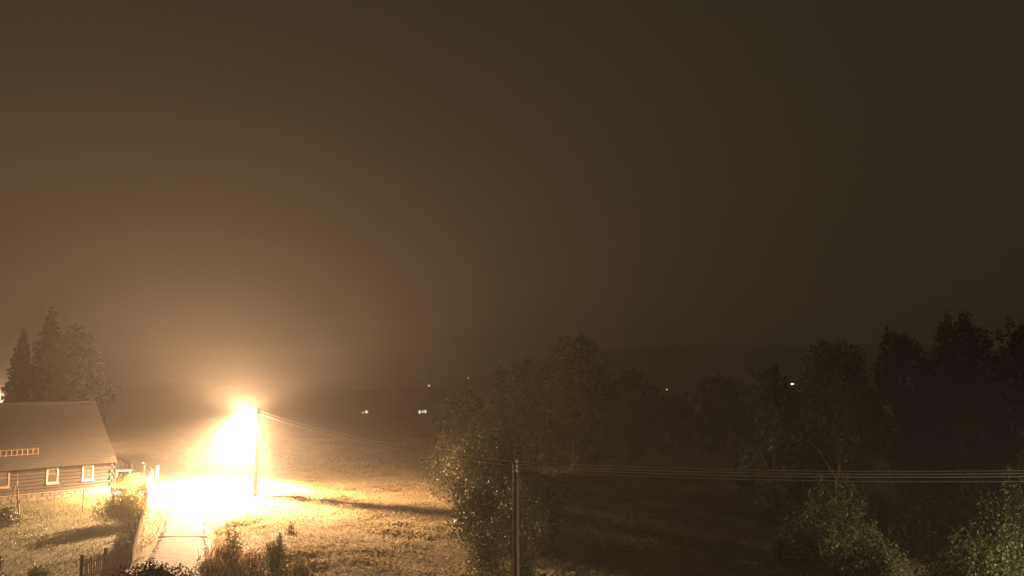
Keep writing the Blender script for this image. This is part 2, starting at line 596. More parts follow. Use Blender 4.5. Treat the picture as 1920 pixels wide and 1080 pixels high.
# ------------------------------------------------------------------ grass
def blades(P, hgt, wid, lean=0.5, seg=True):
    n = len(P)
    a = RNG.uniform(0, 6.283, n)
    dx = np.stack([np.cos(a), np.sin(a), np.zeros(n)], 1)
    b = RNG.uniform(0, 6.283, n)
    ln = (lean * RNG.uniform(0.1, 1.0, n))[:, None] * np.stack([np.cos(b), np.sin(b), np.zeros(n)], 1)
    h = (hgt * RNG.uniform(0.5, 1.3, n))[:, None]
    up = np.array([0, 0, 1.0])[None]
    w_ = (wid * RNG.uniform(0.6, 1.3, n))[:, None]
    V = np.empty((n, 4, 3))
    V[:, 0] = P - dx * w_ * 0.5
    V[:, 1] = P + dx * w_ * 0.5
    V[:, 2] = P + ln * h * 0.45 + up * h * 0.62 + dx * w_ * 0.35
    V[:, 3] = P + ln * h + up * h * (1 - 0.3 * lean)
    return V.reshape(-1, 3), np.arange(n * 4).reshape(n, 4)


def scatter(n, x0, x1, y0, y1, keep, clump=0.6):
    """points thinned by a clumpy pattern and by KEEP(x, y)"""
    x = RNG.uniform(x0, x1, n); y = RNG.uniform(y0, y1, n)
    c = 0.5 + 0.25 * np.sin(x * 1.9 + 1.7 * np.sin(y * 0.8)) + 0.25 * np.sin(y * 2.3 + 1.9 * np.sin(x * 1.1))
    c = c * np.clip(0.55 + 0.5 * np.sin(x * 0.55 + 2.0 * np.sin(y * 0.23)) + 0.35 * np.sin(y * 0.7 + x * 0.2), 0.1, 1.2)
    ok = keep(x, y) & (RNG.uniform(0, 1, n) < (1 - clump) + clump * c)
    return x[ok], y[ok], c[ok]


def meadow_keep(x, y):
    rx = np.interp(y, RP[:, 1], RP[:, 0])
    return (x > rx + 1.75) & (x > -15.0 - (y - 38) * 0.1)


x, y, c = scatter(330000, -24, 22, 37, 82, meadow_keep, 0.75)
V, F = blades(np.stack([x, y, height(x, y) - 0.01], 1), 0.13 + 0.16 * c ** 2, 0.035, 1.3)
o = link('meadow_grass', np_mesh('meadow_grass', V, F), 'straw')
tag(o, 'dry straw-coloured meadow grass beside the lit road', 'grass', kind='stuff')

x, y, c = scatter(60000, -40, -5, 75, 120, lambda x, y: road_dist(x, y) > 1.8, 0.5)
V, F = blades(np.stack([x, y, height(x, y) - 0.01], 1), 0.30, 0.06, 1.0)
o = link('far_meadow_grass', np_mesh('far_meadow_grass', V, F), 'straw')
tag(o, 'dry grass of the far meadow behind the street lamp', 'grass', kind='stuff')


def verge_keep(x, y):
    rx = np.interp(y, RP[:, 1], RP[:, 0]); rw = np.interp(y, RP[:, 1], RP[:, 2])
    edge = rx - rw / 2 - 0.10 - 0.25 * np.sin(y * 1.3) * (y < 46)
    bare = (y > 39.5) & (y < 43.6) & (x > fence_x(y) + 0.35 + 0.2 * np.sin(y * 3))
    return (x > fence_x(y) + 0.05) & (x < edge) & ~bare


x, y, c = scatter(70000, -36, -12, 36, 80, verge_keep, 0.5)
V, F = blades(np.stack([x, y, 0 * x], 1), 0.13, 0.03, 0.9)
o = link('verge_grass', np_mesh('verge_grass', V, F), 'grass')
tag(o, 'short green verge grass between the picket fence and the road', 'grass', kind='stuff')


def lawn_keep(x, y):
    inside_house = (-(x + 28.97) * 0.63 - (y - 65.02) * 0.777 > -0.2) & ((x + 28.97) * -0.777 + (y - 65.02) * 0.63 > -0.1)
    return (x < fence_x(y) - 0.05) & ~inside_house


x, y, c = scatter(120000, -44, -16, 34, 80, lawn_keep, 0.6)
V, F = blades(np.stack([x, y, 0 * x], 1), 0.10 + 0.06 * c, 0.032, 0.9)
o = link('lawn_grass', np_mesh('lawn_grass', V, F), 'lawn_blade')
tag(o, 'trodden green grass of the garden in front of the log house', 'grass', kind='stuff')

# loose gravel along the road edges
n = 5000
k = RNG.integers(0, nr_ - 1, n)
c = RNG.choice([-1, 1], n) * (1 - np.abs(RNG.normal(0, 0.12, n)))
px = RP[k, 0] + nrm[k, 0] * c * RP[k, 2] / 2 + RNG.normal(0, 0.5, n) * 0
py = RP[k, 1] + nrm[k, 1] * c * RP[k, 2] / 2 + RNG.uniform(-0.6, 0.6, n)
px = px + (py - RP[k, 1]) * d[k, 0] / np.maximum(d[k, 1], 0.2)
s = RNG.uniform(0.015, 0.05, n)[:, None]
base = np.stack([px, py, np.full(n, 0.02)], 1)
T = np.array([[1, 0, 0], [-0.5, 0.87, 0], [-0.5, -0.87, 0], [0.1, 0, 0.8]])
V = (base[:, None] + T[None] * s[:, None] * RNG.uniform(0.7, 1.3, (n, 4, 1))).reshape(-1, 3)
of = np.arange(n)[:, None] * 4
F = np.concatenate([of + np.array([[0, 1, 3]]), of + np.array([[1, 2, 3]]), of + np.array([[2, 0, 3]])])
o = link('gravel', np_mesh('gravel', V, F), 'plinth')
tag(o, 'loose gravel lying along the edges of the lane', 'gravel', kind='stuff')

# ------------------------------------------------------------------ log house
HA = Vector((-28.97, 65.02, 0))
ang = math.atan2(-0.777, -0.63)
house = thing('log_house', 'dark log house with white framed windows and a steep dark roof', 'house', HA, ang)
# local x runs along the front wall away from the corner, local y to the back (negative y is outside front)
LEN, DEP, Z0, NL, LH = 13.0, 6.6, 0.55, 9, 0.235
wins = [(1.72, 0.80), (4.15, 0.80), (7.3, 0.80), (9.8, 0.80)]
WZ0, WZ1 = 1.10, 2.15
# note: with this rotation local +y points to the front, so the back is -y
FR = 1
core = MB()
core.box((LEN / 2, -DEP / 2 - 0.02, (Z0 + 2.65) / 2), (LEN - 0.1, DEP - 0.1, 2.65 - Z0))
core.build('wall', 'chink', house)
unit_log = MB()
prof8 = [(0.5, 0.25), (0.5, -0.25), (0.32, -0.48), (-0.32, -0.48), (-0.5, -0.25), (-0.5, 0.25), (-0.32, 0.48), (0.32, 0.48)]
vs = [(sx, a, b) for sx in (-0.5, 0.5) for a, b in prof8]
fs = [(k_, (k_ + 1) % 8, 8 + (k_ + 1) % 8, 8 + k_) for k_ in range(8)] + [tuple(reversed(range(8))), tuple(range(8, 16))]
unit_log.add(vs, fs)
ulm = bpy.data.meshes.new('log')
ulm.from_pydata(unit_log.v, [], unit_log.f)


def log(x0, x1, yc, zc, along='x'):
    o = link('log', ulm, 'log', house)
    o.scale = (x1 - x0, 0.19 + RNG.uniform(-0.012, 0.012), LH * 0.93)
    if along == 'x':
        o.location = ((x0 + x1) / 2, yc, zc)
    else:
        o.location = (yc, (x0 + x1) / 2, zc)
        o.rotation_euler = (0, 0, math.pi / 2)
    return o


for i in range(NL):
    zc = Z0 + LH * (i + 0.5)
    x0 = -0.22 if i % 2 else -0.05
    cuts = [x0]
    for (cx, ww) in wins:
        if WZ0 - 0.05 < zc < WZ1 + 0.05:
            cuts += [cx - ww / 2 - 0.02, cx + ww / 2 + 0.02]
    cuts.append(LEN)
    for j in range(0, len(cuts), 2):
        log(cuts[j], cuts[j + 1], 0.0, zc)
    # gable logs: their ends stand out past the front wall at the corner
    log(-DEP, 0.26 if i % 2 == 0 else 0.02, 0.06, zc + LH * 0.08, 'y')
    log(-DEP, 0.02, LEN - 0.06, zc + LH * 0.08, 'y')
    if i % 3 == 0:
        log(0.0, LEN, -DEP, zc)
# plinth of rubble stones: one core with stones standing proud
pl = MB()
pl.box((LEN / 2, -DEP / 2, Z0 / 2 - 0.05), (LEN + 0.16, DEP + 0.16, Z0 + 0.08))
plo = pl.build('plinth', 'plinth', house)
for r_ in range(2):
    xx = 0.0 if r_ else 0.2
    while xx < LEN - 0.5:
        ww = RNG.uniform(0.35, 0.7)
        MB().box((xx + ww / 2, 0.09, 0.14 + r_ * 0.25), (ww - 0.03, 0.06, 0.22), 0, 0.025).build('stone', 'plinth', plo)
        xx += ww
MB().box((LEN / 2, 0.13, Z0 - 0.01), (LEN + 0.1, 0.12, 0.05), 0, 0.015).build('sill_board', 'fence', house)
for (cx, ww) in wins:
    fr = MB()
    zc, hh_ = (WZ0 + WZ1) / 2, WZ1 - WZ0
    t = 0.10
    fr.box((cx - ww / 2 + t / 2, 0.10, zc), (t, 0.10, hh_ - 2 * t - 0.004))
    fr.box((cx + ww / 2 - t / 2, 0.10, zc), (t, 0.10, hh_ - 2 * t - 0.004))
    fr.box((cx, 0.10, WZ1 - t / 2), (ww, 0.104, t))
    fr.box((cx, 0.10, WZ0 + t / 2), (ww, 0.104, t))
    wo = fr.build('window', 'trim' if cx < 6 else 'fence', house)
    MB().box((cx, 0.085, zc), (ww - 2 * t, 0.02, hh_ - 2 * t)).build('pane', 'glass', wo)
    MB().box((cx, 0.085 + 0.02, zc + 0.12), (ww - 2 * t, 0.022, 0.035)).build('glazing_bar', 'fence', wo)
    MB().box((cx, 0.17, WZ0 - 0.03), (ww + 0.12, 0.16, 0.045), 0, 0.012).build('sill', 'trim' if cx < 6 else 'fence', wo)
# roof: two slopes with gable overhang
EZ, RZ, OV, HALF = 2.72, 6.35, 0.42, DEP / 2
ridge_y = -HALF


def slope(side):
    mb = MB()
    e_y = OV if side > 0 else -DEP - OV
    e_z = EZ - OV * (RZ - EZ) / HALF
    x0, x1 = -0.22, LEN + 0.45
    th = 0.14
    v = [(x0, e_y, e_z), (x1, e_y, e_z), (x1, ridge_y, RZ), (x0, ridge_y, RZ)]
    v += [(a, b, c_ + th) for a, b, c_ in v]
    mb.add(v, [(3, 2, 1, 0), (4, 5, 6, 7), (0, 1, 5, 4), (1, 2, 6, 5), (2, 3, 7, 6), (3, 0, 4, 7)])
    return mb


ro = slope(1).build('roof', 'roof', house)
slope(-1).build('roof_slope', 'roof', ro)
# courses of shingles standing a little proud, as long strips
for j in range(1, 22):
    f = j / 22
    yy = OV + (ridge_y - OV) * f
    e_z = EZ - OV * (RZ - EZ) / HALF
    zz = e_z + (RZ - e_z) * f + 0.15
    MB().add([(-0.21, yy, zz - 0.012), (LEN + 0.44, yy, zz - 0.012), (LEN + 0.44, yy, zz + 0.022), (-0.21, yy, zz + 0.022),
              (-0.21, yy - 0.2, zz + 0.215), (LEN + 0.44, yy - 0.2, zz + 0.215)],
             [(0, 1, 2, 3), (3, 2, 5, 4)]).build('shingle_course', 'roof', ro)
MB().tube([(-0.26, ridge_y, RZ + 0.12), (LEN + 0.5, ridge_y, RZ + 0.12)], 0.10, 8).build('ridge_cap', 'roof', ro)
for xg in (0.0, LEN):
    MB().add([(xg - 0.05, 0.0, 2.65), (xg - 0.05, -DEP, 2.65), (xg - 0.05, ridge_y, RZ - 0.05), (xg + 0.05, 0.0, 2.65), (xg + 0.05, -DEP, 2.65), (xg + 0.05, ridge_y, RZ - 0.05)],
             [(0, 1, 2), (5, 4, 3), (0, 3, 4, 1), (1, 4, 5, 2), (2, 5, 3, 0)]).build('gable', 'fence', house)
# gutter, downpipe at the corner
e_z = EZ - OV * (RZ - EZ) / HALF
MB().tube([(-0.2, OV + 0.07, e_z + 0.0), (LEN + 0.4, OV + 0.07, e_z + 0.02)], 0.055, 8).build('gutter', 'roof', house)
dp = MB()
dp.tube([(-0.18, OV + 0.07, e_z), (-0.18, 0.30, e_z - 0.3), (-0.18, 0.30, 0.25), (-0.18, 0.45, 0.12)], 0.05, 8)
dp.build('downpipe', 'roof', house, True)
MB().box((-0.18, 0.55, 0.05), (0.5, 0.5, 0.10), 0, 0.02).build('drain_slab', 'concrete', house)
# snow guard on the roof above the left end of the front
sg = MB()
gy_, gz_ = OV - 0.62, e_z + 0.62 * (RZ - e_z) / (OV - ridge_y) + 0.16
for zz in (0.06, 0.40):
    sg.tube([(5.0, gy_ + 0.05, gz_ + zz), (LEN - 0.5, gy_ + 0.05, gz_ + zz)], 0.022, 6)
sgo = sg.build('snow_guard', 'fence', house)
for k in range(22):
    xb = 5.05 + k * 0.34
    MB().box((xb, gy_ + 0.05, gz_ + 0.22), (0.06, 0.03, 0.42)).build('bar', 'fence', sgo)

# ------------------------------------------------------------------ picket fence
pk = MB()
pk.add([(-0.036, -0.012, 0.06), (0.036, -0.012, 0.06), (0.036, -0.012, 0.88), (0, -0.012, 0.95), (-0.036, -0.012, 0.88),
        (-0.036, 0.012, 0.06), (0.036, 0.012, 0.06), (0.036, 0.012, 0.88), (0, 0.012, 0.95), (-0.036, 0.012, 0.88)],
       [(0, 1, 2, 3, 4), (9, 8, 7, 6, 5), (0, 5, 6, 1), (1, 6, 7, 2), (2, 7, 8, 3), (3, 8, 9, 4), (4, 9, 5, 0)])
pkm = bpy.data.meshes.new('picket')
pkm.from_pydata(pk.v, [], pk.f)
pom = bpy.data.meshes.new('post')
_p = MB().box((0, 0, 0.55), (0.12, 0.12, 1.3), 0, 0.015)
pom.from_pydata(_p.v, [], _p.f)


def fence(name, label, A, B, gap, post_gap, hscale=1.0, side=1, group='picket fences of the garden'):
    dv = B - A
    L = dv.length
    t = thing(name, label, 'fence', A, math.atan2(dv.y, dv.x), group)
    for z in (0.25, 0.72):
        MB().box((L / 2, side * 0.036, z * hscale), (L, 0.045, 0.075), 0, 0.008).build('rail', 'fence', t)
    k = 0
    x_ = gap / 2
    while x_ < L:
        o = link('picket', pkm, 'fence', t)
        o.location = (x_, 0, RNG.uniform(-0.015, 0.01))
        o.rotation_euler = (RNG.normal(0, 0.012), RNG.normal(0, 0.018), 0)
        o.scale = (1, 1, hscale * RNG.uniform(0.97, 1.02))
        x_ += gap
    np_ = int(round(L / post_gap))
    for k in range(np_ + 1):
        o = link('post', pom, 'fence', t)
        o.location = (L * k / np_, side * 0.13, -0.1)
        o.scale = (1, 1, hscale)
    return t


fence('picket_fence', 'long brown picket fence along the road verge seen nearly end on', FC, FF, 0.115, 3.0, 1.0, 1)
fence('picket_fence', 'short picket fence in the foreground with gaps of lit lawn between its pickets', FN, FC - Vector((0.06, 0.10, 0)), 0.135, 1.6, 1.0, 1)
fence('picket_fence', 'pale low picket fence behind the white garden table', Vector((-35.6, 78.4, 0)), Vector((-31.4, 75.9, 0)), 0.16, 2.2, 0.9, 1)

# boundary fence of wide boards behind the yard, falling away from the house corner
bf = thing('board_fence', 'tall board fence running from behind the house corner towards the lane', 'fence', (-39.5, 84.0, 0), math.atan2(-10.2, 9.5))
Lb = 13.9
bm_ = bpy.data.meshes.new('board')
_b = MB().box((0, 0, 0.70), (0.20, 0.025, 1.30), 0, 0.006)
bm_.from_pydata(_b.v, [], _b.f)
for k in range(int(Lb / 0.215)):
    o = link('board', bm_, 'fence', bf)
    f = k * 0.215 / Lb
    o.location = (k * 0.215 + 0.1, 0, RNG.uniform(-0.02, 0.02))
    o.scale = (1, 1, 1.12 - 0.25 * f)
for z in (0.35, 1.0):
    MB().box((Lb / 2, -0.04, z), (Lb, 0.05, 0.09)).build('rail', 'fence', bf)
for k in range(6):
    o = link('post', pom, 'fence', bf)
    o.location = (Lb * k / 5, -0.13, -0.1)

# gate posts and handrail by the table
gp = thing('gate_post', 'white painted gate post standing beside the white garden table', 'post', (-31.0, 75.5, 0), 0.3, 'white gate posts')
MB().box((0, 0, 0.50), (0.22, 0.22, 1.15), 0, 0.02).build('shaft', 'white', gp)
MB().lathe((0, 0, 1.07), [(0.15, 0), (0.15, 0.04), (0.02, 0.12)], 4).build('cap', 'white', gp)
gp2 = thing('gate_post', 'white gate post next to the road at the end of the handrail', 'post', (-28.75, 73.0, 0), 0.3, 'white gate posts')
MB().box((0, 0, 0.50), (0.20, 0.20, 1.15), 0, 0.02).build('shaft', 'white', gp2)
MB().lathe((0, 0, 1.07), [(0.14, 0), (0.14, 0.04), (0.02, 0.12)], 4).build('cap', 'white', gp2)
hr = thing('handrail', 'thin brown handrail between the two white gate posts', 'rail', (-31.0, 75.5, 0), math.atan2(-2.5, 2.25))
MB().tube([(0.12, 0, 0.92), (3.24, 0, 0.92)], 0.03, 6).build('rail', 'fence', hr)
MB().tube([(0.12, 0, 0.35), (3.24, 0, 0.35)], 0.025, 6).build('rail', 'fence', hr)

# white garden table
tb = thing('garden_table', 'low white garden table on the lit grass behind the house corner', 'table', (-32.4, 75.2, 0), 0.25)
for k in range(5):
    MB().box((0, -0.32 + 0.16 * k, 0.56), (1.35, 0.15, 0.03), 0, 0.006).build('slat', 'white', tb)
MB().box((0, 0, 0.51), (1.15, 0.6, 0.05)).build('frame', 'white', tb)
for sx in (-0.52, 0.52):
    for sy in (-0.26, 0.26):
        MB().box((sx, sy, 0.242), (0.05, 0.05, 0.484)).build('leg', 'white', tb)

# bean poles and the stake with a tap
bp_ = thing('bean_poles', 'slim bean poles leaning together on the lawn before the house', 'bean poles', (-30.0, 54.6, 0))
for k, (ax_, ay_) in enumerate(((-0.32, -0.15), (0.34, -0.1), (0.02, 0.35))):
    MB().tube([(ax_, ay_, -0.1), (ax_ * 0.05, ay_ * 0.05, 2.1), (-ax_ * 0.12, -ay_ * 0.12, 2.55)], [0.035, 0.028, 0.02], 6).build('pole', 'polewood', bp_)
MB().tube([(-0.05, -0.02, 2.02), (0.05, 0.02, 2.02)], 0.05, 6).build('binding', 'cable', bp_)
sk = thing('garden_standpipe', 'thin brown standpipe with a side tap on the lawn before the house', 'standpipe', (-26.55, 55.9, 0))
MB().tube([(0, 0, -0.1), (0, 0, 1.35)], 0.032, 8).build('pipe', 'polewood', sk)
MB().tube([(0.02, 0, 0.85), (0.34, 0, 0.85), (0.36, 0, 0.78)], 0.022, 6).build('tap', 'polewood', sk)
MB().lathe((0, 0, 1.35), [(0.06, 0), (0.06, 0.05), (0.02, 0.08)], 8).build('cap', 'polewood', sk)

# ------------------------------------------------------------------ street lamps
def street_lamp(label, loc, arm_dir, power, H=6.05, arm=1.05, group='street lamps of the lane', down=3.0, lens='lens'):
    t = thing('street_lamp', label, 'street lamp', loc, math.atan2(arm_dir[1], arm_dir[0]), group)
    MB().tube([(0.06, 0, -0.2), (0.03, 0, 2.5), (0, 0, H)], [0.165, 0.145, 0.13], 12).build('pole', 'concrete', t, True)
    MB().lathe((0, 0, H), [(0.15, 0), (0.15, 0.03), (0.03, 0.07)], 12).build('pole_cap', 'metal', t)
    MB().tube([(0, 0, H - 0.18), (0.35, 0, H - 0.02), (arm - 0.25, 0, H + 0.04)], [0.035, 0.032, 0.03], 8).build('arm', 'metal', t, True)
    MB().tube([(0, 0, H - 0.55), (0.3, 0, H - 0.06)], [0.018, 0.018], 6).build('brace', 'metal', t)
    hd = MB()
    ring = []
    prof = [(-0.30, 0.05, 0.04), (-0.2, 0.08, 0.06), (0.0, 0.13, 0.09), (0.2, 0.13, 0.085), (0.33, 0.09, 0.05), (0.38, 0.03, 0.02)]
    vs, fs = [], []
    for (px_, hw, hh2) in prof:
        for k in range(10):
            a = 2 * math.pi * k / 10
            vs.append((arm + px_, hw * math.cos(a), H + 0.06 + max(hh2 * math.sin(a), -0.012)))
    for i in range(len(prof) - 1):
        for k in range(10):
            fs.append((i * 10 + k, i * 10 + (k + 1) % 10, (i + 1) * 10 + (k + 1) % 10, (i + 1) * 10 + k))
    fs += [tuple(reversed(range(10))), tuple(range(50, 60))]
    hd.add(vs, fs)
    ho = hd.build('lamp_head', 'metal', t, True)
    MB().lathe((arm + 0.08, 0, H + 0.0), [(0.02, -0.085), (0.07, -0.07), (0.10, -0.03), (0.11, 0.04)], 12).build('lens', lens, ho, True)
    for k in range(2):
        ins = MB().tube([(0.0, 0.0, H - 0.12 - 0.22 * k), (-0.24, 0, H - 0.12 - 0.22 * k)], 0.014, 6).build('insulator_pin', 'metal', t)
        MB().lathe((-0.22, 0, H - 0.12 - 0.22 * k), [(0.03, 0), (0.05, 0.03), (0.035, 0.06), (0.045, 0.08), (0.02, 0.12)], 10).build('insulator', 'porcelain', ins, True)
    if power > 0:
        ld = bpy.data.lights.new('lamp_light', 'POINT')
        ld.energy = power
        ld.color = LAMP_COL
        ld.shadow_soft_size = 0.09
        lo = bpy.data.objects.new('lamp_light', ld)
        col.objects.link(lo)
        lo.parent = t
        lo.location = (arm + 0.08, 0, H - 0.20)
        # strength by direction, shaped by hand: wide downward lobe, weaker above, turned somewhat along the lane
        ld.use_nodes = True
        n = ld.node_tree
        em = n.nodes['Emission']
        tc = n.nodes.new('ShaderNodeTexCoord')
        sx = n.nodes.new('ShaderNodeSeparateXYZ')
        n.links.new(tc.outputs['Normal'], sx.inputs[0])
        def math_node(op, a, b, c=None):
            q = n.nodes.new('ShaderNodeMath')
            q.operation = op
            for k_, v_ in enumerate((a, b, c)):
                if v_ is None:
                    continue
                if isinstance(v_, (int, float)):
                    q.inputs[k_].default_value = v_
                else:
                    n.links.new(v_, q.inputs[k_])
            return q.outputs[0]

        def lobe(bx, by, k0):
            return math_node('MULTIPLY_ADD', sx.outputs['X'], bx, math_node('MULTIPLY_ADD', sx.outputs['Y'], by, k0))

        def smooth(src, a, b, lo_, hi_):
            mr = n.nodes.new('ShaderNodeMapRange')
            mr.interpolation_type = 'SMOOTHSTEP'
            for k_, v_ in (('From Min', a), ('From Max', b), ('To Min', lo_), ('To Max', hi_)):
                mr.inputs[k_].default_value = v_
            n.links.new(src, mr.inputs['Value'])
            return mr.outputs[0]

        # light leaving level is dimmed by hand to darken house and trees
        level_dim = smooth(math_node('ABSOLUTE', math_node('ADD', sx.outputs['Z'], 0.04), 0.0), 0.10, 0.50, 0.52, 1.0)
        soft = math_node('MULTIPLY', lobe(0.18, 0.28, 0.80), level_dim)
        wide = math_node('MULTIPLY', smooth(sx.outputs['Z'], -0.03, -0.26, 0.0, down), lobe(-0.30, 0.60, 0.60))
        beam = smooth(math_node('MULTIPLY_ADD', sx.outputs['X'], 0.40, math_node('MULTIPLY', sx.outputs['Z'], -1.0)), 0.62, 1.02, 0.0, down * 13)
        m3 = math_node('ADD', math_node('ADD', soft, wide), beam)
        n.links.new(m3, em.inputs['Strength'])
    return t


street_lamp('glaring street lamp on a pale pole beside the bend of the lane', (-17.85, 62.81, 0), (-0.845, 0.53), 64000, down=1.35)
street_lamp('second street lamp glowing behind the spruces over the house roof', (-58.6, 101.0, 0), (0.6, -0.5), 14000, H=6.5, down=1.0)

# ------------------------------------------------------------------ utility poles and cables
def utility_pole(label, loc, H, rz=0.0, lamp=0.0):
    t = thing('utility_pole', label, 'utility pole', loc, rz, 'wooden poles of the power line')
    MB().tube([(0.03, 0, -0.3), (0, 0.01, H * 0.5), (0, 0, H)], [0.10, 0.088, 0.072], 12).build('shaft', 'polewood', t, True)
    MB().lathe((0, 0, H), [(0.085, 0), (0.085, 0.02), (0.01, 0.07)], 12).build('cap', 'zinc', t)
    MB().tube([(-0.14, 0.0, 0.0), (-0.125, 0, H * 0.5), (-0.11, 0, H - 0.1)], 0.012, 5).build('earth_wire', 'zinc', t)
    for k in range(3):
        z = H - 0.10 - 0.16 * k
        pin = MB().tube([(0, 0, z), (0, -0.17, z), (0, -0.17, z + 0.04)], 0.012, 6).build('insulator_pin', 'zinc', t)
        MB().lathe((0, -0.17, z + 0.03), [(0.025, 0), (0.045, 0.03), (0.03, 0.06), (0.04, 0.075), (0.015, 0.11)], 10).build('insulator', 'porcelain', pin, True)
    return t


utility_pole('weathered wooden power pole standing in front of the hazel bushes', (0.15, 31.0, 0), 5.62)
up2 = utility_pole('wooden power pole carrying a small added floodlight near the big shrubs', (27.0, 21.0, 0), 7.0)
# added floodlight, out of view: stands in for the unseen source lighting the shrubs
yl = MB().tube([(-0.05, 0, 4.3), (-0.35, 0.1, 4.42)], 0.02, 6).build('added_lamp_bracket', 'metal', up2)
aim = Vector((-13.5, 13.0, -3.8)).normalized()
q = aim.to_track_quat('-Z', 'Y').to_matrix().to_4x4()
fm = Matrix.Translation((-0.42, 0.14, 4.40)) @ q
MB().box((0, 0, 0.06), (0.34, 0.26, 0.10), 0, 0.02, mat=fm).build('added_lamp_housing', 'metal', yl)
MB().box((0, 0, 0.0), (0.28, 0.20, 0.015), mat=fm).build('added_lamp_glass', 'far_lens', yl)
ld = bpy.data.lights.new('added_flood_light', 'SPOT')
ld.energy = 24000
ld.color = (1.0, 0.84, 0.58)
ld.shadow_soft_size = 0.08
ld.spot_size = R(72)
ld.spot_blend = 0.7
lo = bpy.data.objects.new('added_flood_light', ld)
col.objects.link(lo)
lo.parent = up2
lo.matrix_local = Matrix.Translation(Vector((-0.42, 0.14, 4.40)) + aim * 0.06) @ q


def cable(label, A, B, sag, r, group):
    A, B = Vector(A), Vector(B)
    pts = []
    for i in range(25):
        t = i / 24
        p = A.lerp(B, t)
        p.z -= sag * 4 * t * (1 - t)
        pts.append(p)
    o = MB().tube(pts, r, 5).build('power_cable', 'cable')
    return tag(o, label, 'cable', group)


for k, nm in enumerate(('upper', 'lower')):
    z = 0.22 * k
    cable(nm + ' thin cable slung from the street lamp to the wooden pole', (-17.65, 62.7, 5.98 - z), (0.12, 31.15, 5.55 - z * 0.7), 0.35, 0.006, 'cables from lamp to pole')
for k, (nm, dz, rr2) in enumerate((('topmost', 0.10, 0.013), ('upper thick', 0.02, 0.017), ('lower thick', -0.06, 0.017), ('lowest', -0.24, 0.012))):
    cable(nm + ' of the cables running from the wooden pole past the right hand trees', (0.22, 30.85 + 0.05 * k, 5.58 - 0.10 * k), (26.9, 20.85 + 0.05 * k, 6.85 + dz), 0.45, rr2, 'cables from pole to pole')

# ------------------------------------------------------------------ trees
spruce('spruce_tree', 'tall pointed spruce rising behind the log house roof', (-44.2, 85.0, 0), 15.3, 3.9, 32, 'spruces behind the house')
spruce('spruce_tree', 'shorter spruce left of the tall one behind the house roof', (-48.2, 87.5, 0), 13.2, 2.7, 28, 'spruces behind the house')
spruce('spruce_tree', 'low spruce filling the gap in front of the two taller spruces', (-44.0, 82.0, 0), 9.0, 2.5, 22, 'spruces behind the house')
broadleaf('broadleaf_tree', 'round leafy tree beside the spruces behind the log house', (-39.4, 80.0, 0), 13.0, 3.5, 3.3, 2.0, n=14000, leaf=0.26, nblob=18)

G = 'trees beyond the meadow'
broadleaf('broadleaf_tree', 'large spreading dark tree in the middle beyond the meadow', (5.4, 80.0, 0), 12.0, 4.6, 4.0, 0.3, n=15000, leaf=0.27, nblob=20, group=G)
broadleaf('broadleaf_tree', 'dark tree close to the large tree on the side of the lamp', (0.4, 84.0, 0), 9.6, 3.6, 3.2, 0.2, n=11000, leaf=0.27, group=G)
broadleaf('broadleaf_tree', 'rounded tree on the far side of the large middle tree', (11.3, 86.0, 0), 9.0, 4.0, 3.2, 0.2, n=11000, leaf=0.27, group=G)
broadleaf('broadleaf_tree', 'low tree under the small white light right of the middle', (17.0, 95.0, 0), 6.3, 3.8, 3.0, 0.1, n=9000, leaf=0.27, group=G)
broadleaf('broadleaf_tree', 'bushy tree halfway between the middle tree and the right hand trees', (23.2, 98.0, 0), 8.3, 4.4, 3.2, 0.1, n=10000, leaf=0.27, group=G)
broadleaf('broadleaf_tree', 'dark low tree just left of the right hand tree row', (29.2, 95.0, 0), 7.4, 4.4, 3.2, 0.1, n=10000, leaf=0.27, group=G)
broadleaf('broadleaf_tree', 'small faint tree in the haze above the hazel bushes', (-4.8, 92.0, 0), 6.9, 3.6, 3.0, 0.1, n=8000, leaf=0.27, group=G)

G = 'row of trees at the right'
broadleaf('broadleaf_tree', 'leftmost low tree of the dark right hand row', (15.1, 52.0, 0), 9.0, 2.5, 2.3, 0.4, n=12000, leaf=0.20, group=G)
broadleaf('broadleaf_tree', 'tree with a pale bare trunk showing under the cables', (17.75, 49.0, 0), 10.4, 2.7, 2.5, 3.0, bark='birchbark', n=11000, leaf=0.20, nblob=18, group=G)
broadleaf('broadleaf_tree', 'narrow tree with a brown trunk second along from the pale trunk', (21.5, 49.0, 0), 10.9, 2.3, 2.2, 3.0, n=12000, leaf=0.20, nblob=16, group=G)
broadleaf('broadleaf_tree', 'tallest tree of the right hand row, broad topped', (23.4, 46.0, 0), 11.4, 2.3, 2.3, 2.0, n=13000, leaf=0.20, nblob=18, group=G)
broadleaf('broadleaf_tree', 'tree cut off by the right edge of the view', (26.9, 46.5, 0), 11.1, 2.3, 2.2, 1.0, n=12000, leaf=0.20, nblob=18, group=G)
broadleaf('broadleaf_tree', 'filling dark tree standing behind the right hand row', (20.0, 56.0, 0), 9.2, 3.8, 2.6, 0.3, n=13000, leaf=0.22, group=G)
broadleaf('broadleaf_tree', 'low bushy tree behind the row near the right edge', (26.5, 55.0, 0), 9.6, 3.8, 2.6, 0.3, n=13000, leaf=0.22, group=G)

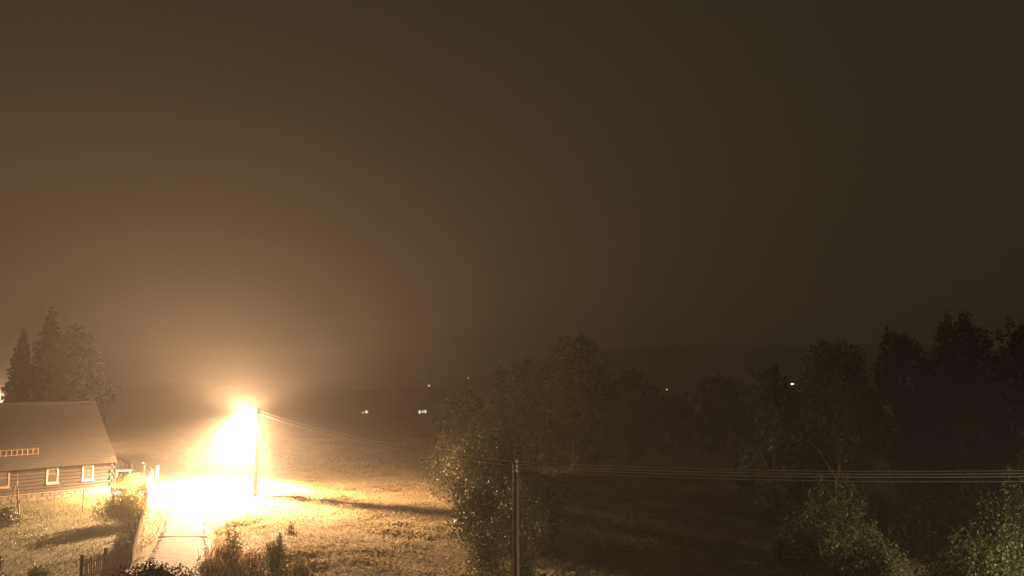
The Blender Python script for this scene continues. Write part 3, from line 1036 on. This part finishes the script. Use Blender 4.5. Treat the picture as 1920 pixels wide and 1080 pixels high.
# ------------------------------------------------------------------ bushes
shrub('garden_bush', 'round golden bush in the garden just inside the picket fence', (-22.2, 51.6, 0), 2.1, 1.55, 1.5, 'leaf_gold', n=9500, leaf=0.10, nblob=10)
shrub('garden_bush', 'small pink-brown bush behind the golden one near the gate posts', (-27.6, 66.5, 0), 1.35, 1.0, 1.0, 'leaf_gold', n=3500, leaf=0.09)
shrub('clipped_bush', 'dark rounded bush top in the foreground beside the road', (-12.0, 30.2, 0), 2.35, 1.45, 1.4, 'needle', n=32000, leaf=0.11, nblob=22)
shrub('garden_plant', 'leafy plant at the foot of the bean poles', (-28.6, 51.2, 0), 1.1, 0.75, 0.7, 'leaf_dark', n=1600, leaf=0.13)
shrub('garden_bush', 'dark bush at the left edge below the bean poles', (-26.9, 46.0, 0), 1.5, 1.0, 0.9, 'leaf_dark', n=2600, leaf=0.12)
shrub('garden_bush', 'dark low bush in the lower left corner of the garden', (-22.6, 38.6, 0), 1.1, 1.3, 0.8, 'leaf_dark', n=2600, leaf=0.12)
shrub('garden_plant', 'low green plant near the short picket fence', (-19.6, 37.6, 0), 0.75, 0.6, 0.5, 'leaf_mid', n=1200, leaf=0.10)

G = 'weeds along the road edge'
shrub('roadside_bush', 'tall thin weedy bush with small leaves at the road edge', (-12.3, 40.0, 0), 1.75, 0.55, 0.55, 'leaf_gold', n=1500, leaf=0.085, group=G, spikes=7)
shrub('roadside_bush', 'dark leafy bush in the middle of the roadside weeds', (-10.1, 38.6, 0), 1.6, 0.62, 0.6, 'leaf_mid', n=2000, leaf=0.09, group=G, spikes=4)
shrub('roadside_bush', 'low weeds with pale leaves between the two roadside bushes', (-11.2, 39.2, 0), 1.05, 0.6, 0.6, 'leaf_red', n=1300, leaf=0.08, group=G, spikes=4)
shrub('roadside_bush', 'sprawling brown weed at the meadow end of the roadside growth', (-8.9, 38.2, 0), 1.0, 0.5, 0.5, 'leaf_gold', n=1000, leaf=0.085, group=G, spikes=5)
shrub('roadside_bush', 'green weeds hanging over the very edge of the asphalt', (-12.9, 38.6, 0), 0.85, 0.55, 0.7, 'leaf_gold', n=1400, leaf=0.09, group=G, spikes=3)
shrub('roadside_bush', 'small reddish dock plant out on the bright meadow', (-11.6, 47.6, 0), 0.75, 0.35, 0.35, 'leaf_red', n=420, leaf=0.09, group=G, spikes=4)
shrub('roadside_bush', 'yellow-green weed behind the dark roadside bush', (-10.9, 41.5, 0), 1.0, 0.6, 0.6, 'leaf_gold', n=900, leaf=0.085, group=G, spikes=5)
# dry stalks between
for k, (nm, x_, y_) in enumerate((('beside the asphalt', -13.0, 41.2), ('between the roadside bushes', -11.7, 38.4))):
    n = 170
    P = np.stack([RNG.normal(0, 0.38, n), RNG.normal(0, 0.55, n), np.zeros(n)], 1)
    V, F = blades(P, 0.95, 0.03, 0.45)
    o = link('dry_stalks', np_mesh('dry_stalks', V, F), 'dry')
    o.location = (x_, y_, -0.02)
    tag(o, 'tuft of tall dry grass stalks ' + nm, 'grass', kind='stuff')

G = 'hazel bushes round the wooden pole'
shrub('hazel_bush', 'tall hazel bush at the end of the lamp pole shadow', (-1.5, 49.0, 0), 4.0, 1.8, 2.2, 'leaf_gloss', n=9000, leaf=0.14, nblob=14, group=G, spikes=6)
shrub('hazel_bush', 'hazel bush right behind the wooden power pole', (0.4, 42.5, 0), 3.5, 1.5, 1.7, 'leaf_gloss', n=7000, leaf=0.13, nblob=12, group=G, spikes=5)
shrub('hazel_bush', 'glinting hazel bush low in front, left of the wooden pole', (-1.15, 38.6, 0), 2.4, 0.85, 1.0, 'leaf_gloss', n=3800, leaf=0.10, nblob=9, group=G, spikes=5)
shrub('hazel_bush', 'low leafy bush right of the foot of the wooden pole', (0.7, 37.6, 0), 2.0, 0.55, 0.7, 'leaf_gloss', n=2000, leaf=0.10, nblob=7, group=G, spikes=4)
shrub('hazel_bush', 'far hazel bush lit at the meadow edge', (-3.0, 61.0, 0), 4.1, 2.1, 2.4, 'leaf_gloss', n=8000, leaf=0.16, nblob=14, group=G, spikes=5)
shrub('hazel_bush', 'hazel bush in shade between the tall one and the far one', (-2.0, 55.5, 0), 4.1, 1.9, 2.3, 'leaf_gloss', n=8000, leaf=0.15, nblob=14, group=G, spikes=5)
shrub('hazel_bush', 'thin hazel bush next to the farthest one at the meadow edge', (-3.5, 66.0, 0), 4.2, 2.0, 2.4, 'leaf_dark', n=7500, leaf=0.17, nblob=13, group=G, spikes=5)
shrub('hazel_bush', 'farthest hazel bush, faint at the back of the lit meadow', (-4.2, 70.5, 0), 4.4, 1.9, 2.6, 'leaf_dark', n=7500, leaf=0.17, nblob=13, group=G, spikes=5)
for nm_, x_, y_, h_ in (('upright', -0.5, 45.4, 3.4), ('small', -0.6, 52.3, 4.4), ('leaning', -1.0, 58.3, 4.9), ('dense', -1.6, 63.5, 5.0), ('broad', -2.6, 68.3, 5.0)):
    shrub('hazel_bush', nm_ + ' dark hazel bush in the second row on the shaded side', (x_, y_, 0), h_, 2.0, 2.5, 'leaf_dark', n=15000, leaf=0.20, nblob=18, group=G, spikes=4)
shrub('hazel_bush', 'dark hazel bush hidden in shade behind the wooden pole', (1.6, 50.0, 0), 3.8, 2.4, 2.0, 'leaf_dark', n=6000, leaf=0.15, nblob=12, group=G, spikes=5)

G = 'shrubs under the right hand trees'
shrub('leafy_shrub', 'pale lit shrub at the bottom, left of the large hazy shrub', (12.6, 34.0, 0), 2.35, 1.7, 1.5, 'leaf_mid', n=5000, leaf=0.14, nblob=11, group=G, spikes=4)
shrub('leafy_shrub', 'large hazy shrub filling the lower right corner', (16.0, 31.5, 0), 3.0, 2.7, 2.2, 'leaf_mid', n=10000, leaf=0.14, nblob=16, group=G, spikes=6)
shrub('leafy_shrub', 'dark shrub under the pale tree trunk', (15.2, 43.5, 0), 3.4, 2.3, 1.8, 'leaf_mid', n=6000, leaf=0.15, nblob=12, group=G, spikes=5)
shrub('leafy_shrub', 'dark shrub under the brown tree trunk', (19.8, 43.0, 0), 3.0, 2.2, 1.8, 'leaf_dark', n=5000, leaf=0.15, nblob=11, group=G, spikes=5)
shrub('leafy_shrub', 'tall shrub below the cables at the right edge', (21.6, 38.0, 0), 4.3, 2.2, 2.0, 'leaf_mid', n=6500, leaf=0.15, nblob=13, group=G, spikes=5)
shrub('leafy_shrub', 'broad dark shrub between the two visible tree trunks', (17.9, 45.8, 0), 3.0, 2.4, 1.5, 'leaf_dark', n=5500, leaf=0.15, nblob=12, group=G, spikes=5)
shrub('leafy_shrub', 'dark shrub under the tallest tree of the row', (23.4, 43.5, 0), 3.6, 2.4, 1.8, 'leaf_dark', n=6000, leaf=0.15, nblob=12, group=G, spikes=5)
shrub('leafy_shrub', 'half lit shrub in front of the dark one under the pale trunk', (14.8, 38.5, 0), 2.1, 2.0, 1.6, 'leaf_mid', n=5500, leaf=0.14, nblob=12, group=G, spikes=5)
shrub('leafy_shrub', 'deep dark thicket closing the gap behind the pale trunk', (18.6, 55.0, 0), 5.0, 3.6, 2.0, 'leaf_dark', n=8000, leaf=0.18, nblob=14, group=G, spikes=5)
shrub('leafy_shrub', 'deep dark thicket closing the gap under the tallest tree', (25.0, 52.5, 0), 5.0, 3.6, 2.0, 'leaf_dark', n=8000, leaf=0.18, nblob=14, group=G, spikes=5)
shrub('leafy_shrub', 'lower shrub at the edge of the dark meadow', (12.9, 40.5, 0), 1.8, 1.3, 1.2, 'leaf_dark', n=2600, leaf=0.13, nblob=8, group=G, spikes=3)

# ------------------------------------------------------------------ far lit houses and lamps
def far_house(label, loc, wx, rz=0.0):
    t = thing('far_house', label, 'house', loc, rz, 'far houses with lit windows')
    MB().box((0, 0, 1.4), (8, 6, 3.0)).build('wall', 'farwall', t)
    MB().add([(-4.4, -3.5, 2.9), (4.4, -3.5, 2.9), (4.4, 3.5, 2.9), (-4.4, 3.5, 2.9), (-4.4, 0, 5.6), (4.4, 0, 5.6)],
             [(3, 2, 1, 0), (0, 1, 5, 4), (2, 3, 4, 5), (0, 4, 3), (1, 2, 5)]).build('roof', 'roof', t)
    for (x_, z_, w_, h_) in wx:
        f_ = MB()
        f_.box((x_, -3.03, z_), (w_ + 0.16, 0.05, h_ + 0.16))
        fo = f_.build('window', 'white', t)
        MB().box((x_, -3.07, z_), (w_, 0.03, h_)).build('pane', 'lit_pane', fo)
    return t


far_house('far house with one lit window nearest the street lamp glow', (-28.2, 174.5, 0), [(0.3, 1.25, 0.42, 0.42), (-0.4, 1.15, 0.25, 0.18)])
far_house('far house with a row of lit windows left of the middle', (-17.2, 174.5, 0), [(-0.5, 1.25, 0.32, 0.48), (0.1, 1.3, 0.28, 0.30), (0.6, 1.3, 0.28, 0.5)])


def far_lamp(label, loc, z, lens, size=1.0):
    t = thing('far_street_lamp', label, 'street lamp', (loc[0], loc[1], loc[2]), 0, 'far street lamps in the valley')
    hgt = z - loc[2]
    MB().tube([(0, 0, -0.5), (0, 0, hgt), (0, -0.4, hgt + 0.15)], [0.09, 0.06, 0.05], 6).build('pole', 'metal', t)
    MB().box((0, -0.6, hgt + 0.16), (0.3, 0.5, 0.12)).build('lamp_head', 'metal', t)
    MB().lathe((0, -0.62, hgt - 0.05), [(0.05 * size, -0.2 * size), (0.22 * size, -0.1 * size), (0.22 * size, 0.02), (0.05, 0.14)], 8).build('lens', lens, t)
    return t


far_lamp('tiny white lamp speck beyond the meadow, right of the middle tree', (45.0, 260, 0), 4.0, 'far_dim', 0.8)
far_lamp('bright white lamp beyond the trees, next to the right hand row', (81.4, 260, 0), 5.6, 'far_lens', 2.4)
far_lamp('faint orange lamp speck in the glow left of the middle', (-30.2, 325, 0), 4.4, 'far_orange', 2.2)
far_lamp('faint pale lamp speck far off, above the hazel bushes', (-18.6, 380, 0), 6.8, 'far_orange', 2.0)

# ------------------------------------------------------------------ night mist: one even box of air
hz = MB().box((0, 472, 18.5), (2640, 1480, 41)).build('haze', None)
hz['kind'] = 'stuff'
hz['label'] = 'thin night mist lit by the street lamps'
hz['category'] = 'mist'
hm = bpy.data.materials.new('haze_air')
hm.use_nodes = True
n = hm.node_tree
n.nodes.remove(n.nodes['Principled BSDF'])
pv = n.nodes.new('ShaderNodeVolumePrincipled')
pv.inputs['Color'].default_value = (0.97, 0.95, 0.92, 1)
pv.inputs['Density'].default_value = 0.0021
pv.inputs['Anisotropy'].default_value = 0.50
n.links.new(pv.outputs['Volume'], n.nodes['Material Output'].inputs['Volume'])
hz.data.materials.append(hm)
